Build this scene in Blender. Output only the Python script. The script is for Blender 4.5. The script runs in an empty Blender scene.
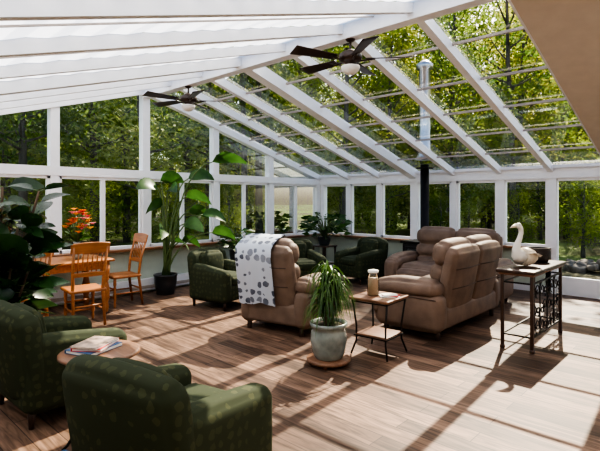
import bpy, bmesh, math, random
from mathutils import Vector, Matrix, noise
R=random.Random(11)
V=Vector
# ---------------------------------------------------------------- materials
def nt(name):
    m=bpy.data.materials.new(name); m.use_nodes=True
    n=m.node_tree; n.nodes.clear()
    o=n.nodes.new('ShaderNodeOutputMaterial')
    return m,n,o
def pmat(name,col,rough=.5,metal=0,var=.15,scale=8,bump=0,bscale=40,stretch=(1,1,1),coat=0,spec=.5,trans=0):
    m,n,o=nt(name)
    p=n.nodes.new('ShaderNodeBsdfPrincipled')
    p.inputs['Roughness'].default_value=rough; p.inputs['Metallic'].default_value=metal
    p.inputs['Coat Weight'].default_value=coat
    p.inputs['Specular IOR Level'].default_value=spec
    tc=n.nodes.new('ShaderNodeTexCoord'); mp=n.nodes.new('ShaderNodeMapping'); mp.inputs['Scale'].default_value=stretch
    n.links.new(tc.outputs['Object'],mp.inputs['Vector'])
    nz=n.nodes.new('ShaderNodeTexNoise'); nz.inputs['Scale'].default_value=scale; nz.inputs['Detail'].default_value=4
    n.links.new(mp.outputs['Vector'],nz.inputs['Vector'])
    r=n.nodes.new('ShaderNodeValToRGB'); r.color_ramp.elements[0].position=.3; r.color_ramp.elements[1].position=.7
    r.color_ramp.elements[0].color=[c*(1-var) for c in col]+[1]
    r.color_ramp.elements[1].color=[min(1,c*(1+var)) for c in col]+[1]
    n.links.new(nz.outputs['Fac'],r.inputs['Fac']); n.links.new(r.outputs['Color'],p.inputs['Base Color'])
    if bump:
        b=n.nodes.new('ShaderNodeBump'); b.inputs['Strength'].default_value=bump; b.inputs['Distance'].default_value=.01
        z2=n.nodes.new('ShaderNodeTexNoise'); z2.inputs['Scale'].default_value=bscale; z2.inputs['Detail'].default_value=3
        n.links.new(mp.outputs['Vector'],z2.inputs['Vector'])
        n.links.new(z2.outputs['Fac'],b.inputs['Height']); n.links.new(b.outputs['Normal'],p.inputs['Normal'])
    if trans:
        t=n.nodes.new('ShaderNodeBsdfTranslucent'); mx=n.nodes.new('ShaderNodeMixShader'); mx.inputs[0].default_value=trans
        n.links.new(r.outputs['Color'],t.inputs['Color'])
        n.links.new(p.outputs[0],mx.inputs[1]); n.links.new(t.outputs[0],mx.inputs[2]); n.links.new(mx.outputs[0],o.inputs[0])
    else: n.links.new(p.outputs[0],o.inputs[0])
    return m
def glassmat(name,tint,gl=1.0):
    m,n,o=nt(name)
    t=n.nodes.new('ShaderNodeBsdfTransparent'); t.inputs[0].default_value=(*tint,1)
    g=n.nodes.new('ShaderNodeBsdfGlossy'); g.inputs['Roughness'].default_value=.02
    f=n.nodes.new('ShaderNodeFresnel'); f.inputs[0].default_value=1.45
    mu=n.nodes.new('ShaderNodeMath'); mu.operation='MULTIPLY'; mu.inputs[1].default_value=gl
    mx=n.nodes.new('ShaderNodeMixShader')
    n.links.new(f.outputs[0],mu.inputs[0]); n.links.new(mu.outputs[0],mx.inputs[0]); n.links.new(t.outputs[0],mx.inputs[1]); n.links.new(g.outputs[0],mx.inputs[2]); n.links.new(mx.outputs[0],o.inputs[0])
    return m
def leafmat(name,col,col2,trans=.45,scale=.6,rough=.55):
    m,n,o=nt(name)
    p=n.nodes.new('ShaderNodeBsdfPrincipled'); p.inputs['Roughness'].default_value=rough
    t=n.nodes.new('ShaderNodeBsdfTranslucent'); mx=n.nodes.new('ShaderNodeMixShader'); mx.inputs[0].default_value=trans
    g=n.nodes.new('ShaderNodeNewGeometry'); nz=n.nodes.new('ShaderNodeTexNoise'); nz.inputs['Scale'].default_value=scale; nz.inputs['Detail'].default_value=5
    n.links.new(g.outputs['Position'],nz.inputs['Vector'])
    r=n.nodes.new('ShaderNodeValToRGB'); r.color_ramp.elements[0].position=.35; r.color_ramp.elements[1].position=.65
    r.color_ramp.elements[0].color=(*col,1); r.color_ramp.elements[1].color=(*col2,1)
    n.links.new(nz.outputs['Fac'],r.inputs[0])
    for q in (p.inputs['Base Color'],t.inputs['Color']): n.links.new(r.outputs[0],q)
    n.links.new(p.outputs[0],mx.inputs[1]); n.links.new(t.outputs[0],mx.inputs[2]); n.links.new(mx.outputs[0],o.inputs[0])
    return m
def floor_mat():
    m,n,o=nt('plank_floor')
    p=n.nodes.new('ShaderNodeBsdfPrincipled')
    g=n.nodes.new('ShaderNodeNewGeometry')
    b=n.nodes.new('ShaderNodeTexBrick'); b.offset=.37; b.offset_frequency=2
    b.inputs['Scale'].default_value=1; b.inputs['Brick Width'].default_value=1.25; b.inputs['Row Height'].default_value=.165
    b.inputs['Mortar Size'].default_value=.003; b.inputs['Mortar Smooth'].default_value=.1; b.inputs['Bias'].default_value=-.05
    b.inputs['Color1'].default_value=(.235,.148,.10,1); b.inputs['Color2'].default_value=(.075,.046,.032,1); b.inputs['Mortar'].default_value=(.03,.02,.015,1)
    n.links.new(g.outputs['Position'],b.inputs['Vector'])
    mp=n.nodes.new('ShaderNodeMapping'); mp.inputs['Scale'].default_value=(.9,9,1)
    n.links.new(g.outputs['Position'],mp.inputs[0])
    nz=n.nodes.new('ShaderNodeTexNoise'); nz.inputs['Scale'].default_value=2.2; nz.inputs['Detail'].default_value=7; nz.inputs['Distortion'].default_value=1.4
    n.links.new(mp.outputs[0],nz.inputs[0])
    r=n.nodes.new('ShaderNodeValToRGB'); r.color_ramp.elements[0].position=.38; r.color_ramp.elements[1].position=.62
    r.color_ramp.elements[0].color=(.5,.47,.45,1); r.color_ramp.elements[1].color=(1.25,1.23,1.22,1)
    n.links.new(nz.outputs[0],r.inputs[0])
    mx=n.nodes.new('ShaderNodeMixRGB'); mx.blend_type='MULTIPLY'; mx.inputs[0].default_value=1
    n.links.new(b.outputs['Color'],mx.inputs[1]); n.links.new(r.outputs[0],mx.inputs[2])
    n.links.new(mx.outputs[0],p.inputs['Base Color']); p.inputs['Roughness'].default_value=.5; p.inputs['Specular IOR Level'].default_value=.22
    bp=n.nodes.new('ShaderNodeBump'); bp.inputs['Strength'].default_value=.12; bp.inputs['Distance'].default_value=.004
    n.links.new(nz.outputs[0],bp.inputs['Height']); n.links.new(bp.outputs[0],p.inputs['Normal'])
    n.links.new(p.outputs[0],o.inputs[0]); return m
def pattern_mat(name,base,spot,kind='dots',scale=9,thr=.3,rough=.85,width=.02):
    m,n,o=nt(name)
    p=n.nodes.new('ShaderNodeBsdfPrincipled'); p.inputs['Roughness'].default_value=rough; p.inputs['Specular IOR Level'].default_value=.2
    tc=n.nodes.new('ShaderNodeTexCoord')
    wv=n.nodes.new('ShaderNodeTexNoise'); wv.inputs['Scale'].default_value=scale*1.2; n.links.new(tc.outputs['Object'],wv.inputs[0])
    ad=n.nodes.new('ShaderNodeMixRGB'); ad.blend_type='ADD'; ad.inputs[0].default_value=.05 if kind=='blob' else .03
    n.links.new(tc.outputs['Object'],ad.inputs[1]); n.links.new(wv.outputs['Color'],ad.inputs[2])
    v=n.nodes.new('ShaderNodeTexVoronoi'); v.inputs['Scale'].default_value=scale
    if kind=='blob': v.inputs['Randomness'].default_value=.45
    n.links.new(ad.outputs[0],v.inputs['Vector'])
    a=n.nodes.new('ShaderNodeMath'); a.operation='MULTIPLY'; a.inputs[1].default_value=5 if kind=='dots' else 1
    n.links.new(v.outputs['Distance'],a.inputs[0])
    f=n.nodes.new('ShaderNodeMath'); f.operation='FRACT'; n.links.new(a.outputs[0],f.inputs[0])
    c=n.nodes.new('ShaderNodeMath'); c.operation='LESS_THAN'; c.inputs[1].default_value=thr; n.links.new(f.outputs[0],c.inputs[0])
    nz=n.nodes.new('ShaderNodeTexNoise'); nz.inputs['Scale'].default_value=3; n.links.new(tc.outputs['Object'],nz.inputs[0])
    g=n.nodes.new('ShaderNodeMath'); g.operation='MULTIPLY'; n.links.new(c.outputs[0],g.inputs[0]); n.links.new(nz.outputs[0],g.inputs[1])
    g2=n.nodes.new('ShaderNodeMath'); g2.operation='MULTIPLY'; g2.inputs[1].default_value=1.6; g2.use_clamp=True; n.links.new(g.outputs[0],g2.inputs[0])
    mx=n.nodes.new('ShaderNodeMixRGB'); mx.inputs[1].default_value=(*base,1); mx.inputs[2].default_value=(*spot,1)
    n.links.new(g2.outputs[0],mx.inputs[0]); n.links.new(mx.outputs[0],p.inputs['Base Color'])
    n.links.new(p.outputs[0],o.inputs[0]); return m
WHITE=pmat('white_vinyl',(.86,.88,.91),.4,var=.02)
SHADE=pmat('white_shade_fabric',(.95,.96,.97),.8,var=.02,trans=.68)
BEIGE=pmat('beige_drywall',(.64,.57,.48),.85,var=.04,bump=.1)
GREENWALL=pmat('pale_green_wall',(.52,.58,.49),.8,var=.04)
SILL=pmat('wood_sill',(.22,.10,.045),.45,stretch=(8,1,8))
BAR=pmat('roof_bar',(.42,.37,.33),.5,var=.1)
GLASS=glassmat('window_glass',(.93,.95,.93),.7)
RGLASS=glassmat('roof_glass',(.87,.86,.82),1.2)
LEATHER=pmat('brown_leather',(.175,.12,.088),.6,var=.25,scale=5,bump=.3,bscale=60,spec=.3)
LEATHERD=pmat('dark_leather_seam',(.06,.035,.025),.6)
GREEN=pattern_mat('green_upholstery',(.034,.043,.022),(.062,.068,.032),'blob',15,.34)
DWOOD=pmat('dark_wood',(.045,.022,.013),.4,stretch=(1,8,1))
OAK=pmat('honey_oak',(.36,.14,.042),.42,var=.25,scale=5,stretch=(1,6,6))
WALNUT=pmat('walnut_top',(.20,.10,.055),.4,var=.3,scale=5,stretch=(1,8,8))
IRON=pmat('black_iron',(.018,.016,.015),.45,metal=.6)
STEEL=pmat('chimney_steel',(.55,.56,.58),.3,metal=1)
CERAM=pmat('glazed_ceramic',(.20,.23,.21),.25,var=.35,scale=7,coat=.5)
TERRA=pmat('dark_pot',(.03,.035,.04),.35)
SOIL=pmat('soil',(.03,.02,.012),.95)
BLADE=leafmat('dracaena_leaf',(.03,.08,.012),(.10,.19,.035),.3,6,.35)
BIGLEAF=leafmat('big_leaf',(.02,.06,.012),(.06,.15,.03),.35,4,.35)
RUBBER=leafmat('rubber_leaf',(.008,.03,.010),(.03,.08,.02),.25,4,.25)
STEM=pmat('stem_green',(.10,.16,.05),.5)
BARKS=pmat('woody_stem',(.12,.08,.05),.8)
CREAM=pmat('cream_gourd',(.80,.76,.68),.4,var=.06)
TAN=pmat('tan_gourd',(.70,.60,.46),.4,var=.15,scale=12)
PAPER=pmat('paper',(.8,.78,.72),.7,var=.03)
LAMPW=pmat('opal_glass',(.85,.83,.78),.3,var=.02)
FANB=pmat('fan_blade_wood',(.035,.018,.012),.35,stretch=(1,6,1))
# ---------------------------------------------------------------- mesh builder
class MB:
    def __init__(s): s.v=[];s.f=[];s.mi=[];s.sm=[];s.mats=[];s.T=Matrix.Identity(4)
    def add(s,vs,fs,mat,smooth=True):
        if mat not in s.mats: s.mats.append(mat)
        k=s.mats.index(mat); b=len(s.v); T=s.T
        s.v+=[tuple(T@V(p)) for p in vs]
        for f in fs: s.f.append(tuple(b+i for i in f)); s.mi.append(k); s.sm.append(smooth)
    def rbox(s,c,size,mat,r=.02,k=2,n=1,puff=0,rot=None,fn=None,smooth=True):
        h=[x/2 for x in size]; r=min(r,min(h)*.98); axes=[];inn=[x-r for x in h]
        for a in range(3):
            offs=[r*math.tan(math.radians(45*i/k)) for i in range(k+1)]
            axes.append([-inn[a]-o for o in reversed(offs)]+[-inn[a]+2*inn[a]*i/n for i in range(1,n)]+[inn[a]+o for o in offs])
        L=len(axes[0])-1; idx={}; vs=[]; M=Matrix.Translation(c)
        if rot: M=M@Matrix.Rotation(math.radians(rot[2]),4,'Z')@Matrix.Rotation(math.radians(rot[1]),4,'Y')@Matrix.Rotation(math.radians(rot[0]),4,'X')
        def vid(i,j,l):
            K=(i,j,l)
            if K in idx: return idx[K]
            p=V((axes[0][i],axes[1][j],axes[2][l])); q=V([max(-inn[a],min(inn[a],p[a])) for a in range(3)])
            d=p-q
            if d.length>1e-9: d.normalize()
            P=q+d*r
            if puff:
                w=1
                for a,ii in enumerate(K):
                    if ii not in (0,L): w*=max(0,1-(p[a]/h[a])**2)
                if sum(ii in (0,L) for ii in K)==1: P+=d*puff*w**.6
            if fn: P=V(fn(P))
            idx[K]=len(vs); vs.append(M@P); return idx[K]
        fs=[]
        for e in (0,L):
            for a in range(L):
                for b in range(L):
                    fs.append((vid(e,a,b),vid(e,a+1,b),vid(e,a+1,b+1),vid(e,a,b+1)))
                    fs.append((vid(a,e,b),vid(a+1,e,b),vid(a+1,e,b+1),vid(a,e,b+1)))
                    fs.append((vid(a,b,e),vid(a+1,b,e),vid(a+1,b+1,e),vid(a,b+1,e)))
        s.add(vs,fs,mat,smooth)
    def box(s,c,size,mat,rot=None):
        h=[x/2 for x in size]; M=Matrix.Translation(c)
        if rot: M=M@Matrix.Rotation(math.radians(rot[2]),4,'Z')@Matrix.Rotation(math.radians(rot[1]),4,'Y')@Matrix.Rotation(math.radians(rot[0]),4,'X')
        vs=[M@V((x*h[0],y*h[1],z*h[2])) for x in(-1,1) for y in(-1,1) for z in(-1,1)]
        s.add(vs,[(0,1,3,2),(4,6,7,5),(0,4,5,1),(2,3,7,6),(0,2,6,4),(1,5,7,3)],mat,False)
    def beam(s,p,q,w,h,mat):
        p=V(p);q=V(q);d=(q-p).normalized()
        sd=d.cross(V((0,0,1)))
        sd=V((1,0,0)) if sd.length<1e-4 else sd.normalized()
        up=sd.cross(d); vs=[]
        for o in(p,q):
            for a,b in((-1,-1),(1,-1),(1,1),(-1,1)): vs.append(o+sd*a*w/2+up*b*h/2)
        s.add(vs,[(0,1,2,3),(7,6,5,4),(0,4,5,1),(1,5,6,2),(2,6,7,3),(3,7,4,0)],mat,False)
    def tube(s,pts,rad,mat,n=8,sx=1,caps=True):
        pts=[V(p) for p in pts]
        if not isinstance(rad,(list,tuple)): rad=[rad]*len(pts)
        N=len(pts); t0=(pts[1]-pts[0]).normalized(); u=t0.orthogonal().normalized(); vs=[];fs=[]
        for i,p in enumerate(pts):
            t=(pts[min(i+1,N-1)]-pts[max(i-1,0)]).normalized()
            u=(u-t*u.dot(t)).normalized(); w=t.cross(u)
            for j in range(n):
                a=2*math.pi*j/n; vs.append(p+(u*math.cos(a)*sx+w*math.sin(a))*rad[i])
        for i in range(N-1):
            for j in range(n): fs.append((i*n+j,i*n+(j+1)%n,(i+1)*n+(j+1)%n,(i+1)*n+j))
        if caps: fs.append(tuple(range(n))[::-1]); fs.append(tuple((N-1)*n+j for j in range(n)))
        s.add(vs,fs,mat,True)
    def lathe(s,prof,mat,c=(0,0,0),n=28,smooth=True):
        vs=[];fs=[];N=len(prof)
        for r,z in prof:
            for j in range(n):
                a=2*math.pi*j/n; vs.append((c[0]+r*math.cos(a),c[1]+r*math.sin(a),c[2]+z))
        for i in range(N-1):
            for j in range(n): fs.append((i*n+j,i*n+(j+1)%n,(i+1)*n+(j+1)%n,(i+1)*n+j))
        fs.append(tuple(range(n))[::-1]); fs.append(tuple((N-1)*n+j for j in range(n)))
        s.add(vs,fs,mat,smooth)
    def leaf(s,pts,wid,mat,fold=.25,prof=None,roll=0):
        pts=[V(p) for p in pts]; N=len(pts); vs=[];fs=[]; cr,sr=math.cos(roll),math.sin(roll)
        for i,p in enumerate(pts):
            t=(pts[min(i+1,N-1)]-pts[max(i-1,0)]).normalized()
            sd=t.cross(V((0,0,1)))
            if sd.length<.15: sd=t.cross(V((.6,.8,0)))
            sd.normalize(); up=sd.cross(t); sd,up=sd*cr+up*sr,up*cr-sd*sr; x=i/(N-1)
            w=wid*(prof(x) if prof else math.sin(math.pi*min(1,max(0,x*.94+.05)))**.7)/2
            vs+=[p+sd*w+up*w*fold,p,p-sd*w+up*w*fold]
        for i in range(N-1):
            a=i*3; fs+=[(a,a+1,a+4,a+3),(a+1,a+2,a+5,a+4)]
        s.add(vs,fs,mat,True)
    def obj(s,name,loc=(0,0,0),rz=0,recalc=True):
        me=bpy.data.meshes.new(name); me.from_pydata(s.v,[],s.f)
        for m in s.mats: me.materials.append(m)
        me.polygons.foreach_set('material_index',s.mi); me.polygons.foreach_set('use_smooth',s.sm)
        if recalc:
            bm=bmesh.new(); bm.from_mesh(me); bmesh.ops.recalc_face_normals(bm,faces=bm.faces); bm.to_mesh(me); bm.free()
        me.update(); o=bpy.data.objects.new(name,me); bpy.context.scene.collection.objects.link(o)
        o.location=loc; o.rotation_euler=(0,0,math.radians(rz)); return o
def dup(o,loc,rz=0,sc=1):
    d=bpy.data.objects.new(o.name.split('.')[0],o.data); bpy.context.scene.collection.objects.link(d)
    d.location=loc; d.rotation_euler=(0,0,math.radians(rz)); d.scale=(sc,sc,sc); return d
def bez(a,b,c,n=8):
    a,b,c=V(a),V(b),V(c); return [a*(1-t)**2+b*2*t*(1-t)+c*t*t for t in [i/(n-1) for i in range(n)]]
# ---------------------------------------------------------------- room shell
YR=-4.65; ZR=3.55; SL=.30; YF=-9.8; XR=9.2
def zr(y): return ZR-SL*abs(y-YR)
m=MB(); m.box((XR/2,YF/2,-.15),(XR+.3,-YF+.3,.3),floor_mat()); m.obj('floor')
m=MB(); m.box((-.07,YF/2,.37),(.14,-YF,.74),GREENWALL); m.obj('wall_left')
m=MB(); m.box((2.6,.07,.37),(5.2,.14,.74),GREENWALL); m.obj('wall_back')
m=MB()
m.add([(XR,0,0),(XR,YF,0),(XR,YF,zr(YF)),(XR,YR,ZR),(XR,0,zr(0)),(XR+.12,0,0),(XR+.12,YF,0),(XR+.12,YF,zr(YF)),(XR+.12,YR,ZR),(XR+.12,0,zr(0))],
 [(0,1,2,3,4),(9,8,7,6,5),(0,5,6,1),(1,6,7,2),(2,7,8,3),(3,8,9,4),(4,9,5,0)],BEIGE,False); m.obj('wall_right')
m=MB(); m.box((XR/2,YF-.06,1.0),(XR,.12,2.0),BEIGE); m.obj('wall_front')
m=MB(); m.box((.05,-4.9,.76),(.22,9.7,.035),SILL); m.box((2.6,-.05,.76),(5.2,.22,.035),SILL); m.obj('trim_1')
m=MB(); m.box((.04,-3.6,.14),(.07,5.6,.2),WHITE); m.box((.075,-3.6,.1),(.02,5.6,.05),BAR); m.obj('baseboard_left')
m=MB(); m.box((2.6,-.012,.06),(5.1,.02,.12),WHITE); m.obj('baseboard_back')
wn=[0]
def window(x0,z0,w,h,axis,split=True,bottom=.05,top=None):
    """axis 'x' : along back wall; 'y': along gable wall"""
    wn[0]+=1; m=MB()
    f=.045
    def B(c,s):
        if axis=='x': m.box((x0+c[0],.06+c[1],c[2]),s,WHITE)
        else: m.box((-.06-c[1],-(x0+c[0]),c[2]),(s[1],s[0],s[2]),WHITE)
    if top is None:
        B((w/2,0,z0+bottom/2),(w,.07,bottom)); B((w/2,0,z0+h-f/2),(w,.07,f)); B((f/2,0,z0+h/2),(f,.07,h)); B((w-f/2,0,z0+h/2),(f,.07,h))
        if split: B((w/2,0,z0+h/2),(.065,.06,h))
        hs=[z0+h]*2
    else: hs=top
    e=.06
    if axis=='x': q=[(x0,e,z0),(x0+w,e,z0),(x0+w,e,hs[1]),(x0,e,hs[0])]
    else: q=[(-e,-x0,z0),(-e,-(x0+w),z0),(-e,-(x0+w),hs[1]),(-e,-x0,hs[0])]
    m.add(q,[(0,1,2,3)],GLASS,False)
    m.obj('window_%d'%wn[0],recalc=False)
GT=[.0,1.65,3.15,4.65,6.15,7.65,9.8]
HZ0,HZ1=1.97,2.11
for a,b in zip(GT,GT[1:]):
    a2=a+.06; w=b-a-.12
    window(a2,.775,w,HZ0-.775,'y')
    window(a2,HZ1,w,0,'y',top=[zr(-a2),zr(-a2-w)])
BT=[.0,.87,1.72,2.58,3.45,4.34,5.2,6.08,6.95,7.8,9.2]
for i,(a,b) in enumerate(zip(BT,BT[1:])):
    if a<5.1: window(a+.05,.775,b-a-.1,HZ0-.775,'x',split=False)
    else: window(a+.05,.0,b-a-.1,HZ0,'x',split=False,bottom=.30)
m=MB()
for t in GT:
    y=-min(max(t,.06),9.74); m.box((-.07,y,(.775+zr(y))/2),(.14,.13,zr(y)-.775),WHITE)
m.box((-.07,-4.9,(HZ0+HZ1)/2),(.16,9.8,HZ1-HZ0),WHITE)
m.beam((-.06,0,zr(0)-.02),(-.06,YR,ZR-.02),.16,.13,WHITE); m.beam((-.06,YF,zr(YF)-.02),(-.06,YR,ZR-.02),.16,.13,WHITE)
m.obj('trim_2')
m=MB()
for t in BT:
    wd=.17 if t in (2.58,4.34,5.2) else .10
    x=min(max(t,.06),9.12); z0=.775 if t<5.1 else 0
    m.box((x,.07,(z0+2.1)/2),(wd,.14,2.1-z0),WHITE)
m.box((XR/2,.06,(HZ0+2.2)/2),(XR,.18,2.2-HZ0),WHITE); m.box((XR/2,-.05,2.17),(XR,.08,.05),WHITE)
m.obj('trim_3')
m=MB()
for s in BT[:-1]+[9.1]:
    wd=.17 if s==2.58 else .085; dp=.17 if s==2.58 else .12
    m.beam((s,.05,zr(0)-.04),(s,YR,ZR-.05),wd,dp,WHITE)
    m.beam((s,YF,zr(YF)-.04),(s,YR,ZR-.05),wd*.8,dp*.8,WHITE)
m.obj('trim_4')
m=MB(); m.beam((0,YR,ZR-.07),(XR,YR,ZR-.07),.14,.22,WHITE); m.obj('trim_5')
m=MB()
for a,b in zip(BT,BT[1:]):
    for k in range(1,6):
        y=-4.65*k/6; m.beam((a+.04,y,zr(y)),(b-.04,y,zr(y)),.03,.03,BAR)
m.obj('trim_6')
m=MB()
e=.04
def rg(x0,x1,y0,y1): m.add([(x0,y0,zr(y0)+e),(x1,y0,zr(y0)+e),(x1,y1,zr(y1)+e),(x0,y1,zr(y1)+e)],[(0,1,2,3)],RGLASS,False)
# roof glass, with an opening left around the stove pipe
rg(0,2.96,.1,YR); rg(3.32,6.08,.1,YR); rg(2.96,3.32,.1,-.40); rg(2.96,3.32,-.76,YR); rg(6.95,XR,.1,YR)  # last piece: unseen glass, added to let sun onto the right-hand floor
wn[0]+=1; m.obj('window_%d'%wn[0],recalc=False)
m=MB()
m.beam((6.515,.05,zr(0)-.06),(6.515,YR,ZR-.06),.87,.17,BEIGE); m.beam((6.515,YF,zr(YF)-.06),(6.515,YR,ZR-.06),.87,.17,BEIGE)
for a,b in zip(BT,BT[1:]):
    if a==6.08: continue
    N=40; vs=[];fs=[]
    for i in range(N+1):
        y=YR+(YF-YR)*i/N; z=zr(y)-.0+(.006 if i%2 else -.006)
        vs+=[(a+.04,y,z),(b-.04,y,z)]
    for i in range(N): fs.append((2*i,2*i+1,2*i+3,2*i+2))
    m.add(vs,fs,SHADE,False)
    m.beam((a+(b-a)*.5,YF,zr(YF)-.02),(a+(b-a)*.5,YR,ZR-.02),.012,.012,BAR)
m.obj('ceiling',recalc=False)
# ---------------------------------------------------------------- seating
def recliner(seats,sw,aw,name):
    m=MB(); W=seats*sw+2*aw
    m.rbox((0,0,.24),(W-.1,.84,.26),LEATHER,.05)
    for i in range(seats):
        x=-(seats-1)*sw/2+i*sw
        m.rbox((x,.08,.42),(sw-.01,.66,.22),LEATHER,.09,3,4,.035)
        m.rbox((x,.43,.27),(sw-.02,.13,.36),LEATHER,.06,3,3,.03)
        B=Matrix.Translation((x,-.36,.66))@Matrix.Rotation(math.radians(11),4,'X')
        old=m.T; m.T=old@B
        m.rbox((0,-.02,-.02),(sw+.02,.16,.82),LEATHER,.07,3,4,.03)
        m.rbox((0,.10,.29),(sw-.0,.25,.30),LEATHER,.12,4,4,.03)
        m.rbox((0,.10,.05),(sw-.02,.22,.24),LEATHER,.10,4,4,.03)
        m.rbox((0,.10,-.16),(sw-.03,.22,.22),LEATHER,.10,4,4,.03)
        for zz in (.17,-.06): m.tube([(-sw/2+.02,-.115,zz),(0,-.135,zz),(sw/2-.02,-.115,zz)],.006,LEATHERD,6)
        m.T=old
    for sx in(-1,1):
        x=sx*(W/2-aw/2)
        m.rbox((x,.02,.31),(aw-.02,.86,.44),LEATHER,.08,3,4,.025)
        def crown(P): return (P.x,P.y,P.z-.05*max(0,(P.y/.42))**2*1.2+.02*(P.y<-.1)*abs(P.y))
        m.rbox((x,.05,.57),(aw+.03,.84,.19),LEATHER,.09,4,5,.03,fn=crown)
        m.rbox((x,.42,.40),(aw+.0,.12,.38),LEATHER,.06,3,3,.025)
        m.tube([(x+sx*(aw/2-.002),-.38,.47),(x+sx*(aw/2+.016),0,.475),(x+sx*(aw/2-.002),.40,.46)],.006,LEATHERD,6)
    for a in(-1,1):
        for b in(-1,1): m.lathe([(.03,0),(.03,.12)],LEATHERD,(a*(W/2-.12),b*.34,0),12)
    return m.obj(name)
o=recliner(2,.69,.23,'leather_loveseat'); o.location=(4.70,-3.03,0); o.rotation_euler=(0,0,math.radians(90))
dup(o,(4.06,-1.52,0),180)
o=recliner(1,.56,.22,'leather_recliner'); RL=(3.36,-4.52,0); RZ=12; o.location=RL; o.rotation_euler=(0,0,math.radians(RZ))
THROW=pattern_mat('woven_throw',(.50,.54,.60),(.08,.09,.12),'blob',10,.40)
m=MB(); m.T=Matrix.Translation((-.16,-.36,.66))@Matrix.Rotation(math.radians(11),4,'X')
path=[(.285,.02),(.29,.15),(.285,.30),(.25,.42),(.17,.485),(.05,.475),(-.06,.445),(-.13,.40),(-.165,.3),(-.17,.15),(-.175,0),(-.18,-.15),(-.185,-.28)]
vs=[];fs=[];nx=14
for th in(0,.008):
    for i,(y,z) in enumerate(path):
        for j in range(nx+1):
            x=-.26+.52*j/nx; w=.008*math.sin(j*1.3)*(1 if i>6 else .3)*max(0,i-6)/3
            vs.append((x,y-w-(th if i>6 else -th),z+(th if 3<i<8 else 0)-.02*math.sin(j*.5)*(i==12)))
P=len(path)
for t in(0,1):
    o_=t*P*(nx+1)
    for i in range(P-1):
        for j in range(nx): a=o_+i*(nx+1)+j; fs.append((a,a+1,a+nx+2,a+nx+1))
m.add(vs,fs,THROW)
m.obj('throw_blanket',RL,RZ,recalc=False)
def armchair(name):
    m=MB(); W=.78
    m.rbox((0,.02,.24),(W-.06,.74,.24),GREEN,.04,3,3)
    m.rbox((0,.07,.40),(W-.34,.62,.16),GREEN,.06,3,4,.03)
    def curv(P): return (P.x,P.y+.35*P.x*P.x,P.z-.35*P.x*P.x*(P.z>0))
    m.rbox((0,-.33,.50),(W-.02,.17,.68),GREEN,.075,4,6,.02,rot=(9,0,0),fn=curv)
    m.rbox((0,-.22,.58),(W-.34,.15,.42),GREEN,.07,4,4,.03,rot=(10,0,0))
    for sx in(-1,1):
        def arm(P): return (P.x,P.y,P.z+(.05*(-P.y/.4) if P.z>0 else 0))
        m.rbox((sx*(W/2-.085),.03,.36),(.17,.74,.50),GREEN,.065,4,5,.012,fn=arm)
        m.tube([(sx*(W/2-.004),-.30,.16),(sx*(W/2-.004),.34,.16)],.006,GREEN,6)
        for b in(-1,1): m.lathe([(.018,0),(.028,.13)],DWOOD,(sx*.31,.02+b*.31,0),10)
    return m.obj(name)
o=armchair('green_armchair'); o.location=(5.36,-7.46,0); o.rotation_euler=(0,0,math.radians(12))
dup(o,(3.62,-7.42,0),2); dup(o,(1.55,-2.4,0),-115); dup(o,(2.1,-1.2,0),170); dup(o,(1.75,-4.35,0),-80)
# ---------------------------------------------------------------- dining set
def turned(m,c,h,mat,r=.03):
    prof=[(.6,0),(.75,.04),(1,.12),(.7,.2),(1.15,.3),(1.2,.45),(.8,.58),(.7,.62),(1.1,.66),(.8,.7),(1.15,.78),(1.1,1)]
    m.lathe([(r*a,h*b) for a,b in prof],mat,c,12)
def dchair(name):
    m=MB()
    m.rbox((0,0,.45),(.45,.44,.04),OAK,.018,2)
    for sx in(-1,1):
        turned(m,(sx*.17,.17,0),.44,OAK,.02)
        m.tube([(sx*.19,-.25,0),(sx*.18,-.19,.44),(sx*.19,-.22,.7),(sx*.2,-.31,1.02)],[.017,.022,.02,.016],OAK,10)
        m.tube([(sx*.175,.17,.2),(sx*.18,-.21,.2)],.012,OAK,8)
    for z in(.14,.27): m.tube([(-.17,.17,z),(.17,.17,z)],.013,OAK,8)
    m.tube([(-.18,-.2,.26),(.18,-.2,.26)],.013,OAK,8)
    def cv(P): return (P.x,P.y-.35*(.05-P.x*P.x),P.z+.4*(.05-P.x*P.x)*(P.z>0))
    m.rbox((0,-.30,1.0),(.47,.024,.13),OAK,.01,2,6,fn=cv,rot=(14,0,0))
    m.rbox((0,-.225,.66),(.38,.022,.045),OAK,.008,2,6,fn=cv,rot=(8,0,0))
    for i in range(6):
        x=-.14+.056*i; m.tube([(x,-.235,.67),(x,-.265,.8),(x*1.05,-.305,.96)],[.007,.011,.007],OAK,8)
    return m.obj(name)
o=dchair('dining_chair'); o.location=(1.34,-6.28,0); o.rotation_euler=(0,0,math.radians(84))
dup(o,(.64,-5.42,0),176); dup(o,(1.36,-7.0,0),95); dup(o,(.62,-7.75,0),5)
m=MB(); m.rbox((0,0,.745),(.84,1.55,.04),OAK,.018,2); m.box((0,0,.675),(.7,1.38,.1),OAK)
for a in(-1,1):
    for b in(-1,1): turned(m,(a*.33,b*.67,0),.72,OAK,.048)
m.obj('dining_table',(.62,-6.48,0))
RED=pmat('red_petals',(.60,.05,.05),.6,trans=.2); ORG=pmat('orange_petals',(.85,.26,.04),.6,trans=.2); YEL=pmat('yellow_petals',(.85,.5,.06),.6,trans=.2); PNK=pmat('pink_petals',(.75,.22,.28),.6,trans=.2)
m=MB(); m.lathe([(.04,0),(.065,.03),(.075,.1),(.05,.18),(.04,.22),(.05,.25),(.045,.25),(.035,.22)],CERAM,(0,0,0),20)
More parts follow.
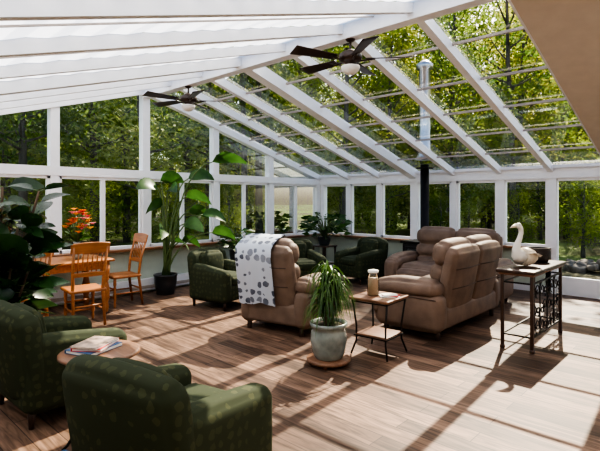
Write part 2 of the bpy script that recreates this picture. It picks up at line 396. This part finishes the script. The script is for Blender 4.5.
for i in range(34):
    a=R.uniform(0,6.28); rr=R.uniform(.02,.22); z=R.uniform(.48,.72)-rr*.5
    tip=V((rr*math.cos(a),rr*math.sin(a),z)); m.tube(bez((0,0,.2),(tip.x*.3,tip.y*.3,z*.8),tip,5),.003,STEM,5)
    mt=[RED,ORG,PNK,ORG,YEL][i%5]
    for k in range(9):
        b=2*math.pi*k/9; d=V((math.cos(b),math.sin(b),.5))
        m.leaf([tip,tip+d*.032,tip+d*.06+V((0,0,-.006))],.035,mt)
    m.rbox(tip+V((0,0,.008)),(.034,.034,.026),mt,.012)
for i in range(26):
    a=R.uniform(0,6.28); d=V((math.cos(a),math.sin(a),R.uniform(.1,1.0))); b=V((0,0,.24)); L=R.uniform(.14,.24)
    m.leaf([b,b+d*L*.5+V((0,0,.03)),b+d*L],.05,BIGLEAF,roll=R.uniform(-1,1))
m.obj('flower_vase',(.76,-6.13,.766))
# ---------------------------------------------------------------- plants
def pot(m,h,r,mat,base=0,rb=.72):
    m.lathe([(r*rb,base),(r*rb+.01,base+.01),(r*.97,base+h*.55),(r,base+h*.9),(r*1.05,base+h*.92),(r*1.05,base+h),(r*.93,base+h),(r*.9,base+h*.9)],mat)
    m.lathe([(r*.9,base+h*.88),(r*.9,base+h*.9)],SOIL)
m=MB()
m.lathe([(.205,.03),(.215,.04),(.215,.06),(.205,.065)],WALNUT)
for k in range(4):
    a=k*math.pi/2+.5; m.lathe([(.018,0),(.024,.035)],WALNUT,(.16*math.cos(a),.16*math.sin(a),0),10)
m.lathe([(.13,.066),(.135,.07),(.16,.12),(.18,.24),(.17,.33),(.155,.36),(.185,.375),(.185,.41),(.16,.41),(.155,.38)],CERAM)
m.lathe([(.155,.37),(.155,.385)],SOIL)
for (x,y,h) in [(0,0,.82),(.05,.03,.72),(-.05,.02,.76),(0,-.06,.60),(.02,.07,.64),(-.03,-.03,.54)]:
    m.tube([(x*.6,y*.6,.36),(x,y,h)],[.014,.011],BARKS,8)
    for i in range(44):
        a=R.uniform(0,6.28); up=R.uniform(.15,1.5); L=R.uniform(.22,.36); b=V((x,y,h+R.uniform(-.14,.04))); d=V((math.cos(a),math.sin(a),0))
        p1=b+d*L*.22+V((0,0,up*.13)); p2=b+d*L*.5+V((0,0,up*.10-.05)); p3=b+d*L*.68+V((0,0,up*.02-.17))
        m.leaf([b,p1,(p1+p2)/2+V((0,0,.01)),p2,p3],.024,BLADE,.3,lambda x:(1-x)**.6*min(1,.5+x*3),roll=R.uniform(-.7,.7))
m.obj('potted_dracaena',(4.62,-5.27,0),recalc=False)
m=MB(); pot(m,.34,.19,TERRA)
ovate=lambda x: math.sin(math.pi*min(1,x**.75*.98+.01))**.8
def stations(b,t,arch,n=7):
    b=V(b);t=V(t); return [b+(t-b)*(i/(n-1))+V((0,0,arch*math.sin(math.pi*i/(n-1)))) for i in range(n)]
for (dx,dy,z,L,w,ro) in [(1.02,.95,2.30,.74,.26,.75),(.5,.65,2.02,.55,.27,-.9),(.62,.50,1.6,.55,.26,.8),(.1,.3,1.98,.5,.24,1.1),(.15,-.45,1.45,.5,.26,-1),(.45,-.35,1.05,.5,.24,.9),(.75,.25,1.15,.5,.24,-.9),(.05,.85,1.35,.5,.24,.9),(.5,-.1,1.80,.5,.24,-.8),(.12,-.6,1.85,.55,.26,.9),(.3,.5,.85,.4,.2,.8),(.55,.1,.85,.4,.2,.6),(.9,.8,1.0,.5,.24,.9),(.7,.75,1.3,.5,.24,-.7)]:
    tip=V((dx,dy,z)); d=V((dx,dy,0)).normalized()
    base=tip-d*L*.8+V((0,0,L*.1)); 
    if z>1.6: base.z=tip.z-.05
    m.tube(bez((R.uniform(-.05,.05),R.uniform(-.05,.05),.3),(base.x*.25,base.y*.25,base.z*.95),base,9),[.016]*4+[.012]*3+[.009]*2,STEM,7)
    m.leaf(stations(base,tip+V((0,0,-.08)),.07),w,BIGLEAF,.25,ovate,roll=ro)
m.obj('bird_of_paradise_plant',(.40,-4.52,0),recalc=False)
m=MB(); pot(m,.36,.2,CERAM)
for (tx,ty,h) in [(.0,.05,1.72),(.30,.26,1.68),(.26,.1,1.35),(-.2,.1,1.4),(.36,.2,1.1),(.1,-.25,1.3),(.34,.12,.85),(.12,.24,1.5)]:
    st=bez((tx*.2,ty*.2,.3),(tx*.5,ty*.5,h*.6),(tx,ty,h),12); m.tube(st,.011,BARKS,7)
    for i in range(4,12):
        for q in range(2):
            a=i*2.4+q*3.1+tx*9; d=V((math.cos(a),math.sin(a),R.uniform(-.2,.8))).normalized(); b=st[i]; L=R.uniform(.24,.36)
            m.tube([b,b+d*.05],.004,STEM,5)
            b=b+d*.05
            m.leaf(stations(b,b+d*L+V((0,0,-.05)),.02,6),L*.52,RUBBER,.2,ovate,roll=R.uniform(-1.2,1.2))
m.obj('rubber_plant',(2.62,-7.58,0),recalc=False)
def bushy(name,loc,h,spread,n,leaf=.14,potr=.13,poth=.22,stand=0):
    m=MB()
    if stand:
        m.rbox((0,0,stand-.015),(.42,.42,.03),DWOOD,.008)
        for a in(-1,1):
            for b in(-1,1): m.box((a*.17,b*.17,(stand-.03)/2),(.03,.03,stand-.03),DWOOD)
        m.box((0,0,.2),(.34,.34,.02),DWOOD)
    pot(m,poth,potr,TERRA,stand)
    for i in range(n):
        a=R.uniform(0,6.28); rr=spread*math.sqrt(R.random()); z=stand+poth+R.uniform(.05,1)*(h-stand-poth)*(1-.35*rr/spread)
        t=V((rr*math.cos(a),rr*math.sin(a),z)); b0=V((0,0,stand+poth*.9))
        m.tube(bez(b0,(t.x*.4,t.y*.4,z),t,5),.004,STEM,5)
        d=V((math.cos(a),math.sin(a),R.uniform(-.3,.4))).normalized()
        m.leaf([t,t+d*leaf*.4+V((0,0,.01)),t+d*leaf],leaf*.6,BIGLEAF,.2,ovate,roll=R.uniform(-1.2,1.2))
    m.obj(name,loc,0,recalc=False)
bushy('potted_houseplant',(.85,-.85,0),1.36,.45,130,.19,.14,.2,.6)
bushy('potted_fern',(.55,-3.1,0),1.15,.32,90,.16,.13,.2,.45)
# ---------------------------------------------------------------- tables
def scroll(m,c,r0,turns,start,sgn,plane,mat,rad=.006):
    pts=[]
    N=26
    for i in range(N):
        t=i/(N-1); a=start+sgn*turns*2*math.pi*t; r=r0*(1-t*.82)
        pts.append((c[0],c[1]+r*math.cos(a),c[2]+r*math.sin(a)) if plane=='yz' else (c[0]+r*math.cos(a),c[1],c[2]+r*math.sin(a)))
    m.tube(pts,rad,mat,6)
m=MB(); H=.86
m.rbox((0,0,H-.018),(.40,1.2,.036),DWOOD,.01); m.rbox((0,0,H-.045),(.36,1.14,.03),WALNUT,.008)
for a in(-1,1):
    for b in(-1,1):
        m.rbox((a*.15,b*.53,(H-.05)/2),(.034,.034,H-.05),DWOOD,.006); m.rbox((a*.15,b*.53,.02),(.046,.046,.04),DWOOD,.01)
    for z in(.16,.72): m.box((a*.15,0,z),(.016,1.04,.016),IRON)
    if a==1:
        for i in range(4):
            y=-.39+.26*i
            for k,z in enumerate((.25,.44,.63)):
                s=1 if (i+k)%2 else -1
                scroll(m,(a*.15,y-.05*s,z),.085,1.4,math.pi*.5*s,s,'yz',IRON); scroll(m,(a*.15,y+.055*s,z-.03),.06,1.2,-math.pi*.5*s,s,'yz',IRON)
            if i<3: m.box((a*.15,y+.13,.44),(.012,.012,.56),IRON)
for b in(-1,1):
    for z in(.16,.72): m.box((0,b*.53,z),(.28,.016,.016),IRON)
m.obj('console_table',(5.83,-3.07,0))
m=MB()
path=[(0,-.17,.085),(0,-.155,.09),(0,-.10,.10),(0,-.03,.105),(0,.04,.11),(0,.09,.14),(0,.105,.19),(0,.09,.25),(0,.06,.31),(0,.04,.37),(0,.045,.42),(0,.075,.455),(0,.11,.455)]
rad=[.01,.045,.085,.104,.098,.07,.045,.034,.028,.025,.026,.032,.026]
m.tube(path[:5],rad[:5],TAN,18); m.tube(path[4:],rad[4:],CREAM,18)
m.tube([(0,.125,.452),(0,.155,.442),(0,.19,.43)],[.02,.014,.004],TAN,10)
for s in(-1,1):
    m.rbox((s*.027,.09,.465),(.008,.01,.01),IRON,.004); m.leaf([(s*.07,.05,.14),(s*.10,-.03,.15),(s*.09,-.12,.12),(s*.05,-.17,.1)],.09,CREAM)
m.obj('goose_gourd_figurine',(5.80,-3.28,.862),150,recalc=False)
m=MB()
WICK=pmat('dark_wicker',(.03,.022,.018),.6,bump=.6,bscale=90)
m.lathe([(.10,0),(.12,.05),(.13,.12),(.12,.16),(.125,.17),(.11,.17),(.10,.1),(.09,.02)],WICK)
m.obj('wicker_basket',(5.80,-2.76,.862))
m=MB(); H=.60
m.rbox((0,0,H-.015),(.46,.46,.03),WALNUT,.01)
for a in(-1,1):
    for b in(-1,1):
        m.tube([(a*.20,b*.20,H-.03),(a*.17,b*.17,.3),(a*.17,b*.17,.15),(a*.21,b*.21,0.008)],.010,IRON,8)
    for z in(H-.05,.2): m.box((a*.185,0,z),(.012,.38,.012),IRON); m.box((0,a*.185,z),(.38,.012,.012),IRON)
m.rbox((0,0,.21),(.36,.36,.018),WALNUT,.006)
m.obj('end_table',(4.80,-4.66,0),4)
m=MB()
JAR=glassmat('jar_glass',(.9,.93,.95),1); WAX=pmat('candle_wax',(.62,.42,.26),.5)
m.lathe([(.05,.0),(.055,.01),(.055,.15),(.045,.17),(.045,.18)],WAX,(0,0,0),24)
m.lathe([(.06,.0),(.062,.01),(.062,.2),(.05,.225),(.05,.24)],JAR,(0,0,0),24)
m.lathe([(.054,.235),(.056,.24),(.056,.26),(.02,.268)],PAPER,(0,0,0),24)
m.obj('jar_candle',(4.74,-4.68,.602),recalc=False)
m=MB(); m.box((0,0,.003),(.2,.14,.006),PAPER,(0,0,10)); m.box((.02,.01,.009),(.16,.12,.005),RED,(0,0,-15)); m.box((0,.01,.0145),(.15,.11,.005),PAPER,(0,0,20))
m.obj('mail_stack',(4.90,-4.62,.602),30)
m=MB(); H=.60
m.lathe([(.0,H-.03),(.24,H-.03),(.255,H-.022),(.255,H-.008),(.24,H)],WALNUT,(0,0,0),40)
for k in range(3):
    a=k*2.094+.4; c,s=math.cos(a),math.sin(a)
    m.tube([(c*.20,s*.20,H-.03),(c*.10,s*.10,.38),(c*.09,s*.09,.2),(c*.2,s*.2,.03),(c*.23,s*.23,.01)],.009,IRON,8)
m.lathe([(.0,.2),(.13,.2),(.13,.215),(.0,.215)],WALNUT,(0,0,0),30)
m.obj('round_side_table',(4.44,-7.44,0))
def book(m,c,s,rot,cov):
    M=Matrix.Translation(c)@Matrix.Rotation(math.radians(rot),4,'Z'); old=m.T; m.T=old@M
    m.box((0.004,0,s[2]/2),(s[0]-.008,s[1]-.01,s[2]-.006),PAPER); m.box((0,0,s[2]-.0015),(s[0],s[1],.003),cov); m.box((0,0,.0015),(s[0],s[1],.003),cov); m.box((-s[0]/2+.0015,0,s[2]/2),(.003,s[1],s[2]),cov); m.T=old
BLU=pmat('blue_cover',(.05,.12,.25),.4); MAG=pmat('magazine_cover',(.40,.30,.24),.3,var=.75,scale=16)
m=MB(); book(m,(0,0,0),(.22,.28,.022),20,BLU); book(m,(.0,.01,.022),(.2,.26,.018),38,RED); book(m,(.01,0,.04),(.19,.25,.012),30,MAG)
m.obj('book_stack',(4.40,-7.46,.602))
m=MB(); book(m,(0,0,0),(.2,.27,.03),10,MAG); book(m,(0,0,.03),(.18,.25,.025),-12,BLU)
m.obj('book_stack',(4.62,-7.78,0.002),30)
# ---------------------------------------------------------------- stove
m=MB()
m.rbox((0,0,.50),(.62,.50,.56),IRON,.03); m.rbox((0,0,.80),(.68,.56,.04),IRON,.012); m.rbox((0,0,.21),(.66,.54,.03),IRON,.01)
for a in(-1,1):
    for b in(-1,1): m.tube([(a*.26,b*.2,.2),(a*.29,b*.22,.08),(a*.31,b*.24,0.01)],[.03,.022,.026],IRON,10)
m.rbox((0,-.26,.52),(.46,.03,.40),IRON,.01); m.box((0,-.278,.54),(.36,.006,.27),TERRA); m.tube([(.2,-.3,.42),(.2,-.3,.6)],.01,STEEL,8)
m.lathe([(.11,.82),(.11,.86),(.082,.88),(.082,2.28)],IRON,(0,.06,0),24)
m.lathe([(.16,2.2),(.16,2.22)],IRON,(0,.06,0),24)
m.lathe([(.17,2.37),(.12,2.5),(.105,2.52),(.105,4.1),(.16,4.12),(.16,4.2),(.05,4.28)],STEEL,(0,.06,0),24)
m.obj('wood_stove',(3.14,-.64,0))
# ---------------------------------------------------------------- ceiling fans
def fan(name,nb=5):
    m=MB()
    m.lathe([(.065,0),(.07,-.03),(.04,-.07),(.014,-.08)],FANB,(0,0,0),20); m.lathe([(.014,-.05),(.014,-.2)],FANB,(0,0,0),12)
    m.lathe([(.03,-.16),(.09,-.19),(.13,-.22),(.13,-.27),(.10,-.30),(.06,-.31),(.06,-.34)],FANB,(0,0,0),28)
    m.lathe([(.05,-.33),(.10,-.345),(.105,-.36),(.09,-.40),(.05,-.43),(.01,-.44)],LAMPW,(0,0,0),28)
    for k in range(nb):
        a=2*math.pi*k/nb; old=m.T; m.T=old@Matrix.Rotation(a,4,'Z')
        m.tube([(.10,0,-.29),(.16,0,-.285),(.24,0,-.275)],[.012,.01,.012],FANB,8); m.box((.22,0,-.272),(.1,.07,.006),FANB)
        def bl(P): return (P.x,P.y*(1+.25*(P.x/.25)),P.z)
        m.rbox((.45,0,-.268),(.52,.14,.009),FANB,.0045,1,6,rot=(14,0,0),fn=bl)
        m.T=old
    return m.obj(name)
f=fan('ceiling_fan'); f.location=(4.42,YR,3.42); f.rotation_euler=(0,0,math.radians(35))
dup(f,(1.28,YR,3.42),50)
# ---------------------------------------------------------------- exterior
GL=-.35
def ground_mat():
    m,n,o=nt('grass_ground'); p=n.nodes.new('ShaderNodeBsdfPrincipled'); p.inputs['Roughness'].default_value=.95
    g=n.nodes.new('ShaderNodeNewGeometry'); a=n.nodes.new('ShaderNodeTexNoise'); a.inputs['Scale'].default_value=.12; a.inputs['Detail'].default_value=3
    b=n.nodes.new('ShaderNodeTexNoise'); b.inputs['Scale'].default_value=5; b.inputs['Detail'].default_value=6
    n.links.new(g.outputs['Position'],a.inputs[0]); n.links.new(g.outputs['Position'],b.inputs[0])
    r=n.nodes.new('ShaderNodeValToRGB'); r.color_ramp.elements[0].color=(.12,.10,.045,1); r.color_ramp.elements[1].color=(.19,.25,.055,1)
    r.color_ramp.elements[0].position=.46; r.color_ramp.elements[1].position=.54
    n.links.new(a.outputs[0],r.inputs[0])
    r2=n.nodes.new('ShaderNodeValToRGB'); r2.color_ramp.elements[0].color=(.35,.35,.35,1); r2.color_ramp.elements[1].color=(1.3,1.3,1.2,1); n.links.new(b.outputs[0],r2.inputs[0])
    mx=n.nodes.new('ShaderNodeMixRGB'); mx.blend_type='MULTIPLY'; mx.inputs[0].default_value=1
    n.links.new(r.outputs[0],mx.inputs[1]); n.links.new(r2.outputs[0],mx.inputs[2]); n.links.new(mx.outputs[0],p.inputs['Base Color']); n.links.new(p.outputs[0],o.inputs[0]); return m
m=MB(); m.add([(-120,-90,GL),(120,-90,GL),(120,140,GL),(-120,140,GL)],[(0,1,2,3)],ground_mat(),False); m.obj('ground',recalc=False)
BARK=pmat('tree_bark',(.12,.10,.085),.9,var=.4,scale=6,stretch=(1,1,.2))
TL=[leafmat('tree_leaves_a',(.12,.21,.03),(.42,.48,.09),.6,.5),leafmat('tree_leaves_b',(.07,.15,.028),(.28,.36,.07),.6,.5),leafmat('tree_leaves_c',(.20,.26,.045),(.56,.55,.13),.6,.5)]
def leaves(m,c,rad,n,sz,mat):
    vs=[];fs=[]
    for i in range(n):
        d=V((R.gauss(0,1),R.gauss(0,1),R.gauss(0,.8)))*rad*.55; p=V(c)+d
        u=V((R.gauss(0,1),R.gauss(0,1),R.gauss(0,1))).normalized(); w=u.orthogonal().normalized(); a=R.uniform(.6,1.2)*sz; b=len(vs)
        vs+=[p-u*a,p+w*a*.45,p+u*a,p-w*a*.45]; fs.append((b,b+1,b+2,b+3))
    m.add(vs,fs,mat,False)
def tree(name,h,k,crown0,cr,ncl,nl,sz,low=0):
    m=MB(); lean=R.uniform(-.6,.6)
    m.tube([(0,0,0),(lean*.2,0,h*.3),(lean*.6,.2,h*.6),(lean,.1,h*.95)],[.2,.15,.10,.03],BARK,9)
    for i in range(ncl):
        a=R.uniform(0,6.28); t=R.random(); z=crown0+(h-crown0)*t; rr=cr*math.sqrt(R.random())*(math.sin(math.pi*min(1,.18+t*.8))**.6)
        c=V((rr*math.cos(a)+lean*t,rr*math.sin(a),z))
        if i%2==0: m.tube(bez((lean*t*.8,.1,z*.8),(c.x*.5,c.y*.5,z*.85),c,5),[.06,.05,.035,.02,.01],BARK,5)
        leaves(m,c,R.uniform(.7,1.25),nl,sz,TL[k])
    return m.obj(name,recalc=False)
protos=[tree('tree',15,0,3.2,3.6,50,125,.14),tree('tree',17,1,4.5,3.8,52,125,.14),tree('tree',13,2,2.4,3.2,44,120,.14),tree('tree',7,0,.8,2.0,34,110,.13)]
def polar(a,d): a=math.radians(a); return (7.55+d*math.cos(a),-8.82+d*math.sin(a),GL)
first=[True]*4
def put(k,loc,rz,sc):
    if first[k]:
        o=protos[k]; o.location=loc; o.rotation_euler=(0,0,math.radians(rz)); o.scale=(sc,)*3; first[k]=False
    else: dup(protos[k],loc,rz,sc)
for ring,(d0,d1,n,s0,s1) in enumerate([(18.5,24,12,.75,.95),(26,33,18,.9,1.1),(37,48,22,.95,1.25),(52,64,28,1.0,1.35),(66,75,32,1.0,1.3)]):
    for i in range(n):
        a=90+84*(i+R.uniform(.1,.9))/n; d=R.uniform(d0,d1)
        put(R.choice([0,1,1,2]),polar(a,d),R.uniform(0,360),R.uniform(s0,s1))
for i in range(90):
    a=92+82*(i+R.random())/90; d=R.uniform(23,60); put(3,polar(a,d),R.uniform(0,360),R.uniform(.45,1.0))
for i in range(16):
    a=95+78*(i+R.uniform(.2,.8))/16; put(3,polar(a,R.uniform(18.5,22)),R.uniform(0,360),R.uniform(.25,.42))
ROCK=pmat('rock',(.20,.16,.12),.9,var=.45,bump=.5,bscale=8)
m=MB()
for i in range(40):
    x=R.uniform(-1.8,1.8); y=R.uniform(-.5,.5); s=R.uniform(.14,.32); z=max(0,(1-abs(x)/2.2))*R.uniform(0,.5)+s*.2
    off=R.uniform(0,90)
    m.rbox((x,y,z),(s*1.3,s,s*.75),ROCK,s*.25,2,2,rot=(R.uniform(-20,20),R.uniform(-20,20),R.uniform(0,180)),fn=lambda P,o=off:P*(1+.25*noise.noise(P*5+V((o,o,o)))))
m.obj('rock_pile',(5.9,6.2,GL),15)
# ---------------------------------------------------------------- light
sd=V((-.30,1.15,1.08)).normalized()
L=bpy.data.lights.new('sun','SUN'); L.energy=10; L.angle=math.radians(.5); L.color=(1,.91,.77)
lo=bpy.data.objects.new('sun',L); bpy.context.scene.collection.objects.link(lo); lo.rotation_euler=sd.to_track_quat('Z','Y').to_euler(); lo.location=(10,20,20)
w=bpy.data.worlds.new('World'); bpy.context.scene.world=w; w.use_nodes=True; n=w.node_tree; n.nodes.clear()
sk=n.nodes.new('ShaderNodeTexSky'); sk.sky_type='NISHITA'; sk.sun_disc=False; sk.sun_elevation=math.radians(42); sk.sun_rotation=math.radians(-15); sk.dust_density=2.5
bg=n.nodes.new('ShaderNodeBackground'); bg.inputs[1].default_value=.29; o=n.nodes.new('ShaderNodeOutputWorld')
n.links.new(sk.outputs[0],bg.inputs[0]); n.links.new(bg.outputs[0],o.inputs[0])
vs_=bpy.context.scene.view_settings
try:
    vs_.view_transform='AgX'; vs_.look='AgX - High Contrast'
except Exception as e: print(e)
vs_.exposure=.5
# ---------------------------------------------------------------- camera
c=bpy.data.cameras.new('camera'); co=bpy.data.objects.new('camera',c); bpy.context.scene.collection.objects.link(co)
co.location=(7.55,-8.82,1.6); c.sensor_width=36; c.lens=36*470/600; c.shift_y=-25.5/600; c.clip_end=400
co.rotation_euler=(math.radians(90),0,math.atan2(.682,.731)); bpy.context.scene.camera=co
